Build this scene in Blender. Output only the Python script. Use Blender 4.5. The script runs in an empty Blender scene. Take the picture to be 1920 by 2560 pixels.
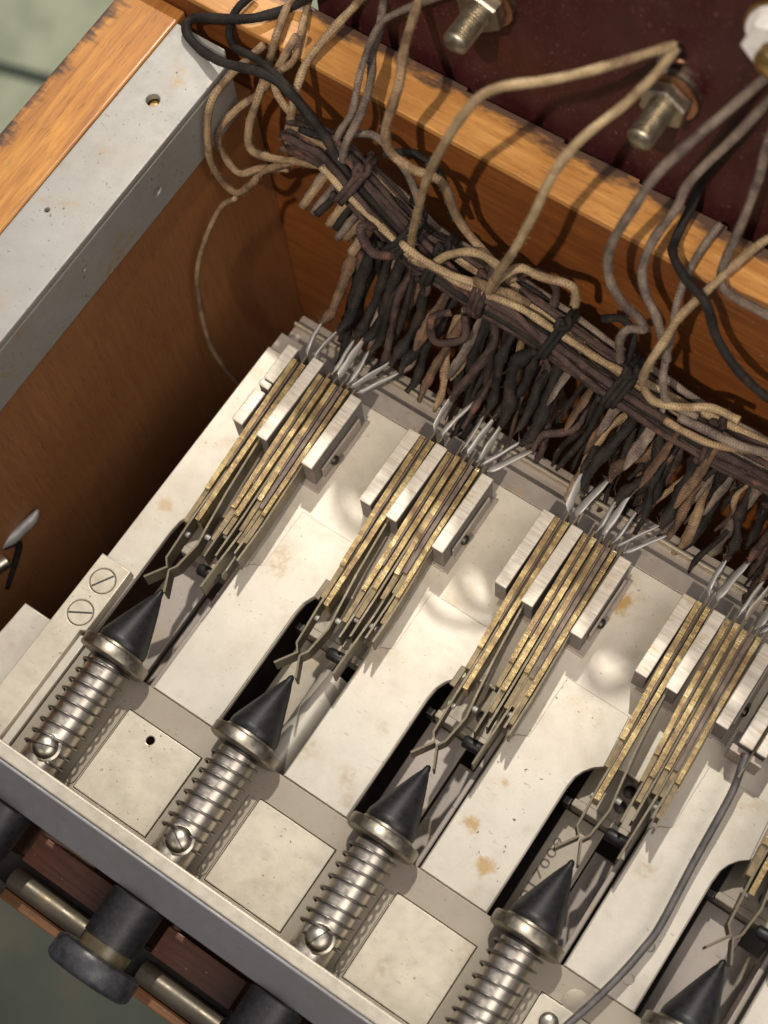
import bpy, bmesh, math, random
from mathutils import Vector, Matrix
random.seed(7)
S = 0.001                      # everything below is written in millimetres
sc = bpy.context.scene
COL = sc.collection

# ------------------------------------------------------------------ camera
R = ((0.82620225, 0.56044447, -0.05737448), (0.51062471, -0.78797744, -0.34402611), (-0.23801732, 0.25493832, -0.93720553))
CPOS = Vector((85.0435, -36.1608, 245.76)) * S
cam_d = bpy.data.cameras.new('camera'); cam = bpy.data.objects.new('camera', cam_d); COL.objects.link(cam)
rx, dn, fw = [Vector(r).normalized() for r in R]
m = Matrix((rx, -dn, -fw)).transposed().to_4x4(); m.translation = CPOS
cam.matrix_world = m
cam_d.sensor_fit = 'HORIZONTAL'; cam_d.sensor_width = 36.0; cam_d.lens = 75.0
cam_d.clip_start = 0.01; cam_d.clip_end = 20
cam_d.dof.use_dof = True; cam_d.dof.focus_distance = 0.256; cam_d.dof.aperture_fstop = 27
sc.camera = cam

# ------------------------------------------------------------------ room light
w = bpy.data.worlds.new('World'); sc.world = w; w.use_nodes = True
nt = w.node_tree; nt.nodes.clear()
out = nt.nodes.new('ShaderNodeOutputWorld'); bg = nt.nodes.new('ShaderNodeBackground')
tc = nt.nodes.new('ShaderNodeTexCoord'); sp = nt.nodes.new('ShaderNodeSeparateXYZ')
cr = nt.nodes.new('ShaderNodeValToRGB'); mp = nt.nodes.new('ShaderNodeMapRange')
mp.inputs['From Min'].default_value = -1; mp.inputs['From Max'].default_value = 1
nt.links.new(tc.outputs['Generated'], sp.inputs[0]); nt.links.new(sp.outputs['Z'], mp.inputs['Value'])
nt.links.new(mp.outputs[0], cr.inputs[0]); nt.links.new(cr.outputs[0], bg.inputs[0]); nt.links.new(bg.outputs[0], out.inputs[0])
e = cr.color_ramp.elements
e[0].position = 0.35; e[0].color = (.13, .11, .095, 1); e[1].position = 1.0; e[1].color = (.57, .53, .545, 1)
x = cr.color_ramp.elements.new(0.62); x.color = (.22, .20, .20, 1)
x = cr.color_ramp.elements.new(0.85); x.color = (.63, .59, .61, 1)
bg.inputs[1].default_value = .58

def lamp(name, target, dirn, dist, power, radius, col, cone=None, blend=.3):
    d = bpy.data.lights.new(name, 'SPOT'); o = bpy.data.objects.new(name, d); COL.objects.link(o)
    dv = Vector(dirn).normalized(); tg = Vector(target) * S
    o.location = tg + dv * dist; o.rotation_euler = dv.to_track_quat('Z', 'Y').to_euler()
    d.energy = power; d.color = col; d.shadow_soft_size = radius
    d.spot_size = math.radians(cone or 30); d.spot_blend = blend
    return o
lamp('spot_lamp', (60, 5, 0), (-1.9, 3.9, 7), 1.5, 62, .018, (1, .935, .83), cone=52)
lamp('spot_lamp', (28, 79, 36), (1.6, -16, 24), 1.4, 74, .014, (1, .86, .68), cone=8.0, blend=.75)

# added unseen fill lamp, large and soft, to brighten the left inner wall
d = bpy.data.lights.new('fill_lamp', 'AREA'); d.shape = 'RECTANGLE'; d.size = 1.0; d.size_y = .8; d.energy = 10; d.color = (1, .90, .80)
o = bpy.data.objects.new('fill_lamp', d); COL.objects.link(o); o.location = (.80, -.25, 1.35)
o.rotation_euler = (Vector((.80, -.25, 1.35)) - Vector((0, .04, 0))).to_track_quat('Z', 'Y').to_euler()

vs = sc.view_settings
vs.view_transform = 'Standard'; vs.look = 'None'; vs.exposure = 0; vs.gamma = 1
vs.use_curve_mapping = False
sc.cycles.use_denoising = True
sc.cycles.max_bounces = 8

# ------------------------------------------------------------------ naming helpers
def tag(o, label=None, cat=None, group=None, kind=None):
    if label: o['label'] = label
    if cat: o['category'] = cat
    if group: o['group'] = group
    if kind: o['kind'] = kind
    return o
def thing(name, loc, label, cat, group=None):
    o = bpy.data.objects.new(name, None); COL.objects.link(o)
    o.location = Vector(loc) * S; o.empty_display_size = .005
    return tag(o, label, cat, group)
def link(name, verts, faces, mat, parent=None, uvs=None, smooth=False, bevel=0, bseg=2, sharp=35):
    """one mesh object from absolute mm coordinates"""
    org = parent.location if parent else Vector((0, 0, 0))
    q = parent
    while q is not None and q.parent is not None:
        q = q.parent; org = org + q.location
    if not parent:
        c = Vector((0, 0, 0))
        for v in verts: c += Vector(v)
        org = c / len(verts) * S
    me = bpy.data.meshes.new(name)
    me.from_pydata([Vector(v) * S - org for v in verts], [], faces)
    if uvs:
        uvl = me.uv_layers.new(name='UVMap')
        for poly in me.polygons:
            for li in poly.loop_indices:
                uvl.data[li].uv = uvs[poly.index][li - poly.loop_start]
    bm = bmesh.new(); bm.from_mesh(me); bmesh.ops.recalc_face_normals(bm, faces=bm.faces)
    if bevel:
        ed = [e for e in bm.edges if len(e.link_faces) == 2 and e.calc_face_angle(0) > math.radians(sharp)]
        bmesh.ops.bevel(bm, geom=ed, offset=bevel * S, segments=bseg, profile=.6, affect='EDGES', clamp_overlap=True)
    bm.to_mesh(me); bm.free()
    if smooth:
        me.polygons.foreach_set('use_smooth', [True] * len(me.polygons))
        if smooth != 'all':
            try: me.set_sharp_from_angle(angle=math.radians(smooth))
            except Exception: pass
    me.materials.append(mat)
    o = bpy.data.objects.new(name, me); COL.objects.link(o)
    if parent: o.parent = parent
    else: o.location = org
    return o
class MB:
    def __init__(s): s.v = []; s.f = []; s.u = []
    def add(s, v, f, u=None):
        n = len(s.v); s.v += [tuple(q) for q in v]; s.f += [tuple(i + n for i in q) for q in f]
        s.u += u if u else [[(0, 0)] * len(q) for q in f]
        return s
    def box(s, x0, x1, y0, y1, z0, z1):
        v = [(a, b, c) for c in (z0, z1) for b in (y0, y1) for a in (x0, x1)]
        return s.add(v, [(0, 2, 3, 1), (4, 5, 7, 6), (0, 1, 5, 4), (2, 6, 7, 3), (0, 4, 6, 2), (1, 3, 7, 5)])
    def build(s, name, mat, parent=None, **k):
        return link(name, s.v, s.f, mat, parent, uvs=s.u, **k)
def prism(pts, z0, z1):
    n = len(pts); b = MB()
    v = [(x, y, z0) for x, y in pts] + [(x, y, z1) for x, y in pts]
    f = [tuple(range(n - 1, -1, -1)), tuple(range(n, 2 * n))] + [(i, (i + 1) % n, n + (i + 1) % n, n + i) for i in range(n)]
    return b.add(v, f)
def catmull(P, per=6):
    P = [Vector(p) for p in P]; Q = [P[0] * 2 - P[1]] + P + [P[-1] * 2 - P[-2]]; out = []
    for i in range(1, len(Q) - 2):
        a, b, c, d = Q[i - 1:i + 3]
        for k in range(per):
            t = k / per
            out.append(.5 * ((2 * b) + (c - a) * t + (2 * a - 5 * b + 4 * c - d) * t * t + (3 * b - a - 3 * c + d) * t ** 3))
    out.append(P[-1]); return out
def tube(b, P, rad, n=10, jit=0.0, flat=1.0, up=None):
    """sweep with uv: u = mm along, v = turn; rad number or list"""
    P = [Vector(p) for p in P]; L = 0; rings = []; us = []
    t0 = (P[1] - P[0]).normalized(); nrm = (Vector(up) if up else t0.orthogonal()); nrm = (nrm - t0 * nrm.dot(t0)).normalized()
    ph = random.random() * 10
    for i, p in enumerate(P):
        t = ((P[min(i + 1, len(P) - 1)] - P[max(i - 1, 0)])).normalized()
        nrm = (nrm - t * nrm.dot(t)).normalized(); bi = t.cross(nrm)
        if i: L += (p - P[i - 1]).length
        r = rad[i] if isinstance(rad, (list, tuple)) else rad
        rr = []
        for k in range(n):
            a = 2 * math.pi * k / n
            q = r * (1 + (jit * math.sin(a * 2 + ph + L * 1.3) + jit * random.uniform(-.6, .6) if jit else 0))
            rr.append(p + nrm * math.cos(a) * q * flat + bi * math.sin(a) * q)
        rings.append(rr); us.append(L)
    v = [q for r in rings for q in r]; f = []; u = []
    for i in range(len(rings) - 1):
        for k in range(n):
            k2 = (k + 1) % n
            f.append((i * n + k, i * n + k2, (i + 1) * n + k2, (i + 1) * n + k))
            u.append([(us[i], k / n), (us[i], (k + 1) / n), (us[i + 1], (k + 1) / n), (us[i + 1], k / n)])
    f.append(tuple(range(n - 1, -1, -1))); u.append([(0, 0)] * n)
    m_ = (len(rings) - 1) * n
    f.append(tuple(range(m_, m_ + n))); u.append([(us[-1], 0)] * n)
    return b.add(v, f, u)
def lathe(prof, c, axis='y', n=48, closed=True):
    """prof: list of (axial, radius) about the axis through c"""
    b = MB(); v = []; f = []
    for a, r in prof:
        for k in range(n):
            th = 2 * math.pi * k / n; x, z = r * math.cos(th), r * math.sin(th)
            v.append((c[0] + x, c[1] + a, c[2] + z) if axis == 'y' else (c[0] + x, c[1] + z, c[2] + a) if axis == 'z' else (c[0] + a, c[1] + x, c[2] + z))
    for i in range(len(prof) - 1):
        for k in range(n): f.append((i * n + k, i * n + (k + 1) % n, (i + 1) * n + (k + 1) % n, (i + 1) * n + k))
    f.append(tuple(range(n))); f.append(tuple(range((len(prof) - 1) * n, len(prof) * n)))
    return b.add(v, f)
def plate(name, outline, holes, z1, th, mat, parent=None, bevel=.15, axis='z', flip=None):
    """flat sheet with round holes / slots cut through; outline and holes are lists of (x,y)"""
    cu = bpy.data.curves.new('c', 'CURVE'); cu.dimensions = '2D'; cu.fill_mode = 'BOTH'
    for loop in [outline] + holes:
        s_ = cu.splines.new('POLY'); s_.points.add(len(loop) - 1)
        for p, q in zip(s_.points, loop): p.co = (q[0], q[1], 0, 1)
        s_.use_cyclic_u = True
    cu.extrude = max(th / 2 - bevel, .01); cu.bevel_depth = bevel; cu.bevel_resolution = 2; cu.offset = -bevel
    t = bpy.data.objects.new('t', cu); COL.objects.link(t)
    dg = bpy.context.evaluated_depsgraph_get(); me = bpy.data.meshes.new_from_object(t.evaluated_get(dg))
    v = [Vector(q.co) for q in me.vertices]; f = [tuple(p.vertices) for p in me.polygons]
    bpy.data.objects.remove(t); bpy.data.curves.remove(cu); bpy.data.meshes.remove(me)
    zc = z1 - th / 2
    if flip: v = [flip(q.x, q.y, q.z + zc) for q in v]
    else: v = [(q.x, q.y, q.z + zc) for q in v]
    return link(name, v, f, mat, parent, smooth=30)
def circ(x, y, r, n=28): return [(x + r * math.cos(2 * math.pi * k / n), y + r * math.sin(2 * math.pi * k / n)) for k in range(n)]
def ribbon(b, pts, w0, w1, th):
    """thin strip standing on edge along a polyline in the x-y plane; w1 may be a list"""
    P = [Vector((p[0], p[1])) for p in pts]; n = len(P); v = []
    for i, p in enumerate(P):
        t = (P[min(i + 1, n - 1)] - P[max(i - 1, 0)]).normalized(); s_ = Vector((-t.y, t.x)) * th / 2
        a = w0[i] if isinstance(w0, list) else w0; c = w1[i] if isinstance(w1, list) else w1
        v += [(p.x - s_.x, p.y - s_.y, a), (p.x + s_.x, p.y + s_.y, a), (p.x + s_.x, p.y + s_.y, c), (p.x - s_.x, p.y - s_.y, c)]
    f = [(0, 1, 2, 3), tuple((n - 1) * 4 + k for k in (3, 2, 1, 0))]
    for i in range(n - 1):
        for k in range(4): f.append((i * 4 + k, i * 4 + (k + 1) % 4, (i + 1) * 4 + (k + 1) % 4, (i + 1) * 4 + k))
    return b.add(v, f)
def dense(pts, step=1.5):
    out = [pts[0]]
    for a, b in zip(pts, pts[1:]):
        n = max(1, int(math.dist(a, b) / step))
        out += [tuple(a[j] + (b[j] - a[j]) * k / n for j in range(len(a))) for k in range(1, n + 1)]
    return out
def bend(pts, per=5):
    return [(q.x, q.y) for q in catmull([(p[0], p[1], 0) for p in pts], per)]

# ------------------------------------------------------------------ materials
def mat(name, rough=.5, metal=0.0, spec=.5):
    m = bpy.data.materials.new(name); m.use_nodes = True
    b = m.node_tree.nodes['Principled BSDF']
    b.inputs['Roughness'].default_value = rough; b.inputs['Metallic'].default_value = metal
    b.inputs['Specular IOR Level'].default_value = spec
    m.nt = None if False else None
    return m, m.node_tree, b
def mat_(name, **k):
    m = bpy.data.materials.new(name); m.use_nodes = True
    b = m.node_tree.nodes['Principled BSDF']
    for kk, v in k.items(): b.inputs[kk].default_value = v
    return m, m.node_tree, b
def coords(nt, scale=(1, 1, 1), rand=True):
    """object coordinates in mm, shifted per object"""
    tc = nt.nodes.new('ShaderNodeTexCoord'); mp = nt.nodes.new('ShaderNodeMapping')
    mp.inputs['Scale'].default_value = tuple(1000 * q for q in scale)
    nt.links.new(tc.outputs['Object'], mp.inputs['Vector'])
    if rand:
        oi = nt.nodes.new('ShaderNodeObjectInfo'); vm = nt.nodes.new('ShaderNodeVectorMath'); vm.operation = 'SCALE'
        vm.inputs[0].default_value = (57, 31, 83); nt.links.new(oi.outputs['Random'], vm.inputs['Scale'])
        nt.links.new(vm.outputs[0], mp.inputs['Location'])
    return mp.outputs[0]
def noise(nt, vec, scale, detail=4, rough=.55, dist=0):
    n = nt.nodes.new('ShaderNodeTexNoise'); n.inputs['Scale'].default_value = scale; n.inputs['Detail'].default_value = detail
    n.inputs['Roughness'].default_value = rough; n.inputs['Distortion'].default_value = dist
    nt.links.new(vec, n.inputs['Vector']); return n.outputs['Fac']
def ramp(nt, fac, stops):
    r = nt.nodes.new('ShaderNodeValToRGB'); el = r.color_ramp.elements
    while len(el) < len(stops): el.new(.5)
    for e_, (p, c) in zip(el, stops):
        e_.position = p; e_.color = (c, c, c, 1) if isinstance(c, (int, float)) else (*c, 1)
    nt.links.new(fac, r.inputs[0]); return r.outputs[0]
def mix(nt, fac, a, b, mode='MIX'):
    m = nt.nodes.new('ShaderNodeMix'); m.data_type = 'RGBA'; m.blend_type = mode
    for s_, q in ((m.inputs[0], fac), (m.inputs[6], a), (m.inputs[7], b)):
        if isinstance(q, (int, float)): s_.default_value = q
        elif isinstance(q, tuple): s_.default_value = (*q, 1)
        else: nt.links.new(q, s_)
    return m.outputs[2]
def mth(nt, op, a, b=None):
    m = nt.nodes.new('ShaderNodeMath'); m.operation = op
    for s_, q in ((m.inputs[0], a), (m.inputs[1], b)):
        if q is None: continue
        if isinstance(q, (int, float)): s_.default_value = q
        else: nt.links.new(q, s_)
    return m.outputs[0]
def bump(nt, bs, h, strength=.3, dist=.1):
    b = nt.nodes.new('ShaderNodeBump'); b.inputs['Strength'].default_value = strength; b.inputs['Distance'].default_value = dist * S
    nt.links.new(h, b.inputs['Height']); nt.links.new(b.outputs[0], bs.inputs['Normal'])
def L(nt, a, b): nt.links.new(a, b)

def plated(name, base=(.60, .56, .485), metal=.30, rough=.42, stain=.5, pits=.5, spots=()):
    m, nt, b = mat_(name, Metallic=metal)
    v = coords(nt)
    c1 = ramp(nt, noise(nt, v, .16, 5, .6), [(.3, tuple(q * .93 for q in base)), (.7, tuple(q * 1.03 for q in base))])
    fine = noise(nt, v, 2.6, 3, .7)
    c2 = mix(nt, ramp(nt, fine, [(.30, .14), (.52, 0)]), c1, tuple(q * .62 for q in base))
    sk = mth(nt, 'MULTIPLY', ramp(nt, noise(nt, coords(nt, (.45, 2.6, 1)), .9, 3, .6), [(.66, 0), (.72, .55)]), ramp(nt, noise(nt, v, .25, 2, .5), [(.40, 0), (.55, 1)]))
    c2 = mix(nt, sk, c2, tuple(q * .45 for q in base))
    gr = ramp(nt, noise(nt, v, .055, 5, .75), [(.46, 0), (.66, .22)])
    c2 = mix(nt, gr, c2, (.30, .235, .15))
    st = mth(nt, 'MULTIPLY', ramp(nt, noise(nt, v, .11, 2, .5), [(.60, 0), (.74, 1)]), ramp(nt, noise(nt, v, .9, 4, .7), [(.42, 0), (.62, stain)]))
    c3 = mix(nt, st, c2, (.36, .24, .09))
    pt = mth(nt, 'MULTIPLY', ramp(nt, noise(nt, v, 1.7, 2, .4), [(.69, 0), (.73, pits)]), ramp(nt, noise(nt, v, .15, 2, .5), [(.45, 0), (.6, 1)]))
    c4 = mix(nt, pt, c3, (.10, .075, .05))
    if spots:
        v0 = coords(nt, rand=False); n0 = noise(nt, v0, .55, 5, .7)
        for (x_, y_, r_, k_) in spots:
            vm = nt.nodes.new('ShaderNodeVectorMath'); vm.operation = 'SUBTRACT'; L(nt, v0, vm.inputs[0]); vm.inputs[1].default_value = (x_, y_, 0)
            ln = nt.nodes.new('ShaderNodeVectorMath'); ln.operation = 'LENGTH'; L(nt, vm.outputs[0], ln.inputs[0])
            q = mth(nt, 'SUBTRACT', mth(nt, 'MULTIPLY', ln.outputs['Value'], 1 / r_), mth(nt, 'MULTIPLY', mth(nt, 'SUBTRACT', n0, .5), 2.4))
            c4 = mix(nt, ramp(nt, q, [(.35, k_), (1.0, 0)]), c4, (.40, .25, .075))
    L(nt, c4, b.inputs['Base Color'])
    L(nt, ramp(nt, noise(nt, v, .5, 4, .6), [(.3, rough - .06), (.7, rough + .14)]), b.inputs['Roughness'])
    bump(nt, b, mix(nt, .5, fine, noise(nt, v, 9, 2, .5)), .22, .05)
    return m
M = {}
M['plate'] = plated('plated_steel')
M['deckm'] = plated('deck_steel', spots=((22.7, 25, 2.6, .9), (21.0, 21.8, 1.8, .7), (-50.5, -2, 2, .5), (36, 24, 1.4, .5)))
M['spotted'] = plated('spotted_steel', pits=1.0, spots=((2.2, -7.6, 2.0, .8), (-3.2, -3.3, 1.6, .8), (-2.2, 5, .8, .6)))
M['cross'] = plated('plated_steel_grey', (.34, .30, .24), .45, .45, .35, .5)
M['cover'] = plated('plated_steel_bright', (.63, .58, .47), .3, .36, .55, .8)
M['deep'] = plated('tarnished_steel', (.34, .30, .27), .45, .42, .9, .6)
M['rail'] = plated('shaded_rail_steel', (.29, .29, .305), .3, .5, .1, .3)  # shade of the sloping face is put into this darker grey
M['edge'] = plated('rail_edge', (.62, .57, .47), .45, .35, .2, .3)
M['alu'] = plated('dull_aluminium', (.35, .345, .33), .35, .5, .95, 1.0, spots=((-10, 24, 4, .25), (-12, -4, 5, .3), (-15, 44, 4, .3)))

def metal(name, base, rough, var=.25, brush=None, bstr=.1):
    m, nt, b = mat_(name, Metallic=1.0)
    v = coords(nt)
    L(nt, ramp(nt, noise(nt, v, .7, 4, .6), [(.3, tuple(q * (1 - var) for q in base)), (.7, base)]), b.inputs['Base Color'])
    L(nt, ramp(nt, noise(nt, v, 1.4, 4, .6), [(.3, rough - .07), (.7, rough + .1)]), b.inputs['Roughness'])
    bump(nt, b, noise(nt, coords(nt, brush) if brush else v, 6, 3, .6), bstr, .03)
    return m
M['nickel'] = metal('worn_nickel', (.62, .57, .50), .34, .3, (.3, 1, .3))
M['collar'] = metal('collar_nickel', (.37, .335, .275), .38, .35, (.3, 3, .3))
M['spring'] = metal('spring_steel', (.30, .28, .26), .36, .4)
M['screw'] = metal('screw_metal', (.50, .47, .40), .34)
M['dark'] = metal('dark_steel', (.10, .09, .085), .5)
M['leaf'] = plated('nickel_silver_leaf', (.15, .125, .085), .5, .42, .6, .6)
M['solder'] = plated('dull_solder', (.36, .355, .35), .35, .45, .6, .6)
M['bolt'] = metal('bolt_metal', (.52, .47, .38), .40, .4)
M['brassy'] = metal('brass', (.60, .42, .17), .34, .3)
M['copper'] = metal('copper_washer', (.50, .27, .17), .4)

m, nt, b = mat_('brass_edge', Metallic=.55)          # sheared, cross-ridged edges of the spacer strips
v = coords(nt); rid = coords(nt, (.25, 5.5, .25))
rn = noise(nt, rid, 1.0, 3, .6)
cA = ramp(nt, noise(nt, v, .35, 4, .65), [(.30, (.17, .115, .085)), (.45, (.26, .18, .085)), (.60, (.44, .34, .155)), (.75, (.56, .50, .36))])
L(nt, mix(nt, ramp(nt, rn, [(.38, .62), (.5, 0)]), cA, (.13, .09, .05)), b.inputs['Base Color'])
L(nt, ramp(nt, rn, [(.3, .52), (.7, .24)]), b.inputs['Roughness']); bump(nt, b, rn, .75, .16); M['brass_edge'] = m
m, nt, b = mat_('olive_ply_edge', Metallic=.4, Roughness=.5)
v = coords(nt); rn = noise(nt, coords(nt, (.3, 3, .3)), 1, 3, .6)
L(nt, ramp(nt, noise(nt, v, .5, 4, .6), [(.3, (.10, .075, .045)), (.7, (.27, .20, .10))]), b.inputs['Base Color']); bump(nt, b, rn, .5, .12); M['olive'] = m
m, nt, b = mat_('brown_fibre_edge', Roughness=.55)
v = coords(nt); rn = noise(nt, coords(nt, (.3, 3, .3)), 1, 3, .6)
L(nt, ramp(nt, noise(nt, v, .6, 4, .6), [(.3, (.07, .05, .042)), (.7, (.19, .14, .11))]), b.inputs['Base Color']); bump(nt, b, rn, .5, .12); M['fibre_edge'] = m
m, nt, b = mat_('white_fibre', Roughness=.42)
v = coords(nt); rn = noise(nt, coords(nt, (.2, 2.2, .2)), 1, 4, .65)
cW = mix(nt, ramp(nt, noise(nt, v, .28, 3, .6), [(.56, 0), (.70, .5)]), ramp(nt, rn, [(.3, (.45, .41, .35)), (.6, (.64, .60, .53))]), (.42, .29, .12))
L(nt, cW, b.inputs['Base Color']); bump(nt, b, rn, .6, .15); b.inputs['Metallic'].default_value = .25; M['white'] = m
m, nt, b = mat_('grey_fibre', Roughness=.6)
L(nt, ramp(nt, noise(nt, coords(nt), 1.2, 4, .6), [(.3, (.11, .095, .085)), (.7, (.19, .165, .15))]), b.inputs['Base Color']); M['block'] = m

m, nt, b = mat_('ebonite', Roughness=.42)
v = coords(nt)
L(nt, ramp(nt, noise(nt, v, .8, 4, .6), [(.3, (.006, .006, .007)), (.75, (.017, .017, .020))]), b.inputs['Base Color'])
L(nt, ramp(nt, noise(nt, v, 1.6, 5, .7), [(.3, .36), (.7, .54)]), b.inputs['Roughness']); bump(nt, b, noise(nt, v, 7, 3, .6), .10, .05); dsp = mth(nt, 'MULTIPLY', ramp(nt, noise(nt, v, 3.2, 2, .5), [(.68, 0), (.73, .5)]), ramp(nt, noise(nt, v, .3, 3, .6), [(.42, 0), (.6, 1)]))
L(nt, mix(nt, dsp, b.inputs['Base Color'].links[0].from_socket, (.16, .14, .12)), b.inputs['Base Color']); M['ebonite'] = m
m, nt, b = mat_('grey_cap', Roughness=.3)
v = coords(nt)
L(nt, ramp(nt, noise(nt, v, .5, 5, .7), [(.35, (.020, .021, .025)), (.7, (.065, .066, .075))]), b.inputs['Base Color'])
L(nt, ramp(nt, noise(nt, v, 2.5, 5, .7), [(.3, .2), (.7, .5)]), b.inputs['Roughness']); bump(nt, b, noise(nt, v, 4, 4, .6), .25, .08); M['cap'] = m
m, nt, b = mat_('cloudy_amber', Roughness=.3)
L(nt, ramp(nt, noise(nt, coords(nt), .5, 4, .6), [(.3, (.07, .055, .03)), (.7, (.13, .105, .06))]), b.inputs['Base Color']); M['amber'] = m

def wood(name, dark, lite, axis, rough=.35, sc_=1.0, dark_edge=None, spec=.5):
    """axis: the grain direction 0,1,2"""
    m, nt, b = mat_(name, Roughness=rough); b.inputs['Specular IOR Level'].default_value = spec
    s_ = [1.0 * sc_] * 3; s_[axis] = .06 * sc_
    v = coords(nt, tuple(s_), rand=False)
    g = noise(nt, v, .8, 6, .68, .6); big = noise(nt, coords(nt, (1, 1, 1), rand=False), .045, 3, .5)
    c = ramp(nt, g, [(.28, dark), (.72, lite)])
    c = mix(nt, ramp(nt, big, [(.35, .6), (.62, 0)]), c, dark)
    pore = noise(nt, v, 5, 2, .5)
    c = mix(nt, ramp(nt, pore, [(.30, .55), (.40, 0)]), c, tuple(q * .4 for q in dark))
    sp_ = noise(nt, coords(nt, (1, 1, 1), rand=False), 1.3, 2, .5)
    c = mix(nt, ramp(nt, sp_, [(.70, 0), (.74, .35)]), c, (.42, .33, .24))
    if dark_edge:
        ax, lo, hi = dark_edge
        tc = nt.nodes.new('ShaderNodeTexCoord'); sx = nt.nodes.new('ShaderNodeSeparateXYZ'); L(nt, tc.outputs['Object'], sx.inputs[0])
        q = mth(nt, 'MULTIPLY', sx.outputs[ax], 1000.0)
        mr = nt.nodes.new('ShaderNodeMapRange'); mr.inputs['From Min'].default_value = lo; mr.inputs['From Max'].default_value = hi
        L(nt, q, mr.inputs['Value'])
        n2 = noise(nt, coords(nt, (.35, 1, 1), rand=False), .38, 4, .65)
        k = mth(nt, 'ADD', mth(nt, 'MULTIPLY', mr.outputs[0], .75), n2)
        c = mix(nt, ramp(nt, k, [(.74, 0), (.96, .92)]), c, (.055, .035, .032))
    L(nt, c, b.inputs['Base Color'])
    L(nt, ramp(nt, g, [(.3, rough + .12), (.7, rough - .05)]), b.inputs['Roughness'])
    bump(nt, b, mix(nt, .4, g, pore), .35, .12)
    return m
M['rim'] = wood('worn_orange_wood_top', (.31, .13, .035), (.64, .345, .115), 0, .34, dark_edge=(1, -.3, 5.4))  # dark back edge holds charring and painted bolt shadows
M['rim_y'] = wood('worn_orange_wood_side', (.28, .10, .022), (.66, .33, .09), 1, .28, dark_edge=(0, -101.5, -109))
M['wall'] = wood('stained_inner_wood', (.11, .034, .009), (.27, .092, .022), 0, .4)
M['wall_y'] = wood('stained_side_wood', (.25, .105, .038), (.37, .165, .062), 2, .45)
M['front'] = wood('dark_orange_front_wall', (.10, .04, .012), (.26, .11, .035), 0, .5)
M['board'] = wood('reddish_front_board', (.07, .026, .015), (.19, .075, .045), 0, .45)
M['inside'] = wood('dark_box_floor', (.07, .03, .014), (.16, .075, .032), 0, .6)

m, nt, b = mat_('mahogany_panel', Roughness=.45); b.inputs['Specular IOR Level'].default_value = .3
v = coords(nt, rand=False)
c = ramp(nt, noise(nt, coords(nt, (1, 1, .12), rand=False), .8, 5, .6), [(.3, (.026, .005, .006)), (.7, (.044, .0085, .010))])
dust = mth(nt, 'MULTIPLY', ramp(nt, noise(nt, v, 1.5, 3, .6), [(.60, 0), (.68, .7)]), ramp(nt, noise(nt, v, .18, 3, .6), [(.38, 0), (.62, 1)]))
c = mix(nt, dust, c, (.19, .10, .075)); c = mix(nt, ramp(nt, noise(nt, v, .12, 4, .6), [(.4, 0), (.75, .3)]), c, (.075, .030, .030))
L(nt, c, b.inputs['Base Color']); bump(nt, b, noise(nt, v, 3, 4, .6), .25, .08); M['panel'] = m

def cloth(name, a, b_, c_=None, fray=.35, sheen=.2):
    """braided, waxed cotton wire; uv: u = mm, v = turn"""
    m, nt, b = mat_(name, Roughness=.8); b.inputs['Specular IOR Level'].default_value = .25
    uv = nt.nodes.new('ShaderNodeUVMap'); sx = nt.nodes.new('ShaderNodeSeparateXYZ'); L(nt, uv.outputs[0], sx.inputs[0])
    def strand(sg):
        q = mth(nt, 'ADD', mth(nt, 'MULTIPLY', sx.outputs[0], 3.6 * 6.2832 / 1.6), mth(nt, 'MULTIPLY', sx.outputs[1], sg * 6.2832 * 3))
        return mth(nt, 'SINE', q)
    br = mth(nt, 'MAXIMUM', strand(1), strand(-1))
    v = coords(nt)
    n1 = noise(nt, v, .22, 4, .65); n2 = noise(nt, v, 3.2, 3, .7)
    col = ramp(nt, n1, [(.34, a), (.62, b_)])
    if c_: col = mix(nt, ramp(nt, noise(nt, v, .3, 3, .5), [(.58, 0), (.7, .8)]), col, c_)
    col = mix(nt, ramp(nt, mth(nt, 'ADD', mth(nt, 'MULTIPLY', br, .28), n2), [(.34, .5), (.74, 0)]), col, tuple(q * .30 for q in a))
    col = mix(nt, ramp(nt, n2, [(.58, 0), (.72, fray)]), col, tuple(min(1, q * 2.0 + .03) for q in b_))
    L(nt, col, b.inputs['Base Color'])
    bump(nt, b, mth(nt, 'ADD', mth(nt, 'MULTIPLY', br, .3), n2), .6, .11)
    return m
M['tan'] = cloth('tan_cloth', (.13, .082, .05), (.30, .21, .125), (.10, .065, .055))
M['straw'] = cloth('straw_cloth', (.17, .115, .065), (.37, .28, .17), (.21, .12, .10))
M['greycloth'] = cloth('grey_cloth', (.070, .053, .046), (.21, .165, .135), (.06, .042, .046))
M['blackcloth'] = cloth('black_waxed_cloth', (.005, .0045, .0045), (.022, .018, .017), (.04, .025, .018), .22)
M['purple'] = cloth('purple_brown_cloth', (.020, .012, .012), (.070, .045, .040), (.17, .075, .055), .3)
M['rust'] = cloth('rust_cloth', (.045, .026, .018), (.15, .090, .055), (.035, .022, .018))
m, nt, b = mat_('grey_rubber_cable', Roughness=.4)
L(nt, ramp(nt, noise(nt, coords(nt), .4, 4, .6), [(.3, (.055, .05, .05)), (.7, (.13, .12, .115))]), b.inputs['Base Color']); M['cable'] = m
m, nt, b = mat_('red_wax', Roughness=.4); b.inputs['Base Color'].default_value = (.16, .03, .02, 1); M['wax'] = m
m, nt, b = mat_('white_porcelain', Roughness=.25)
L(nt, ramp(nt, noise(nt, coords(nt), .5, 4, .6), [(.3, (.60, .60, .60)), (.7, (.76, .77, .79))]), b.inputs['Base Color']); M['porcelain'] = m
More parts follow.
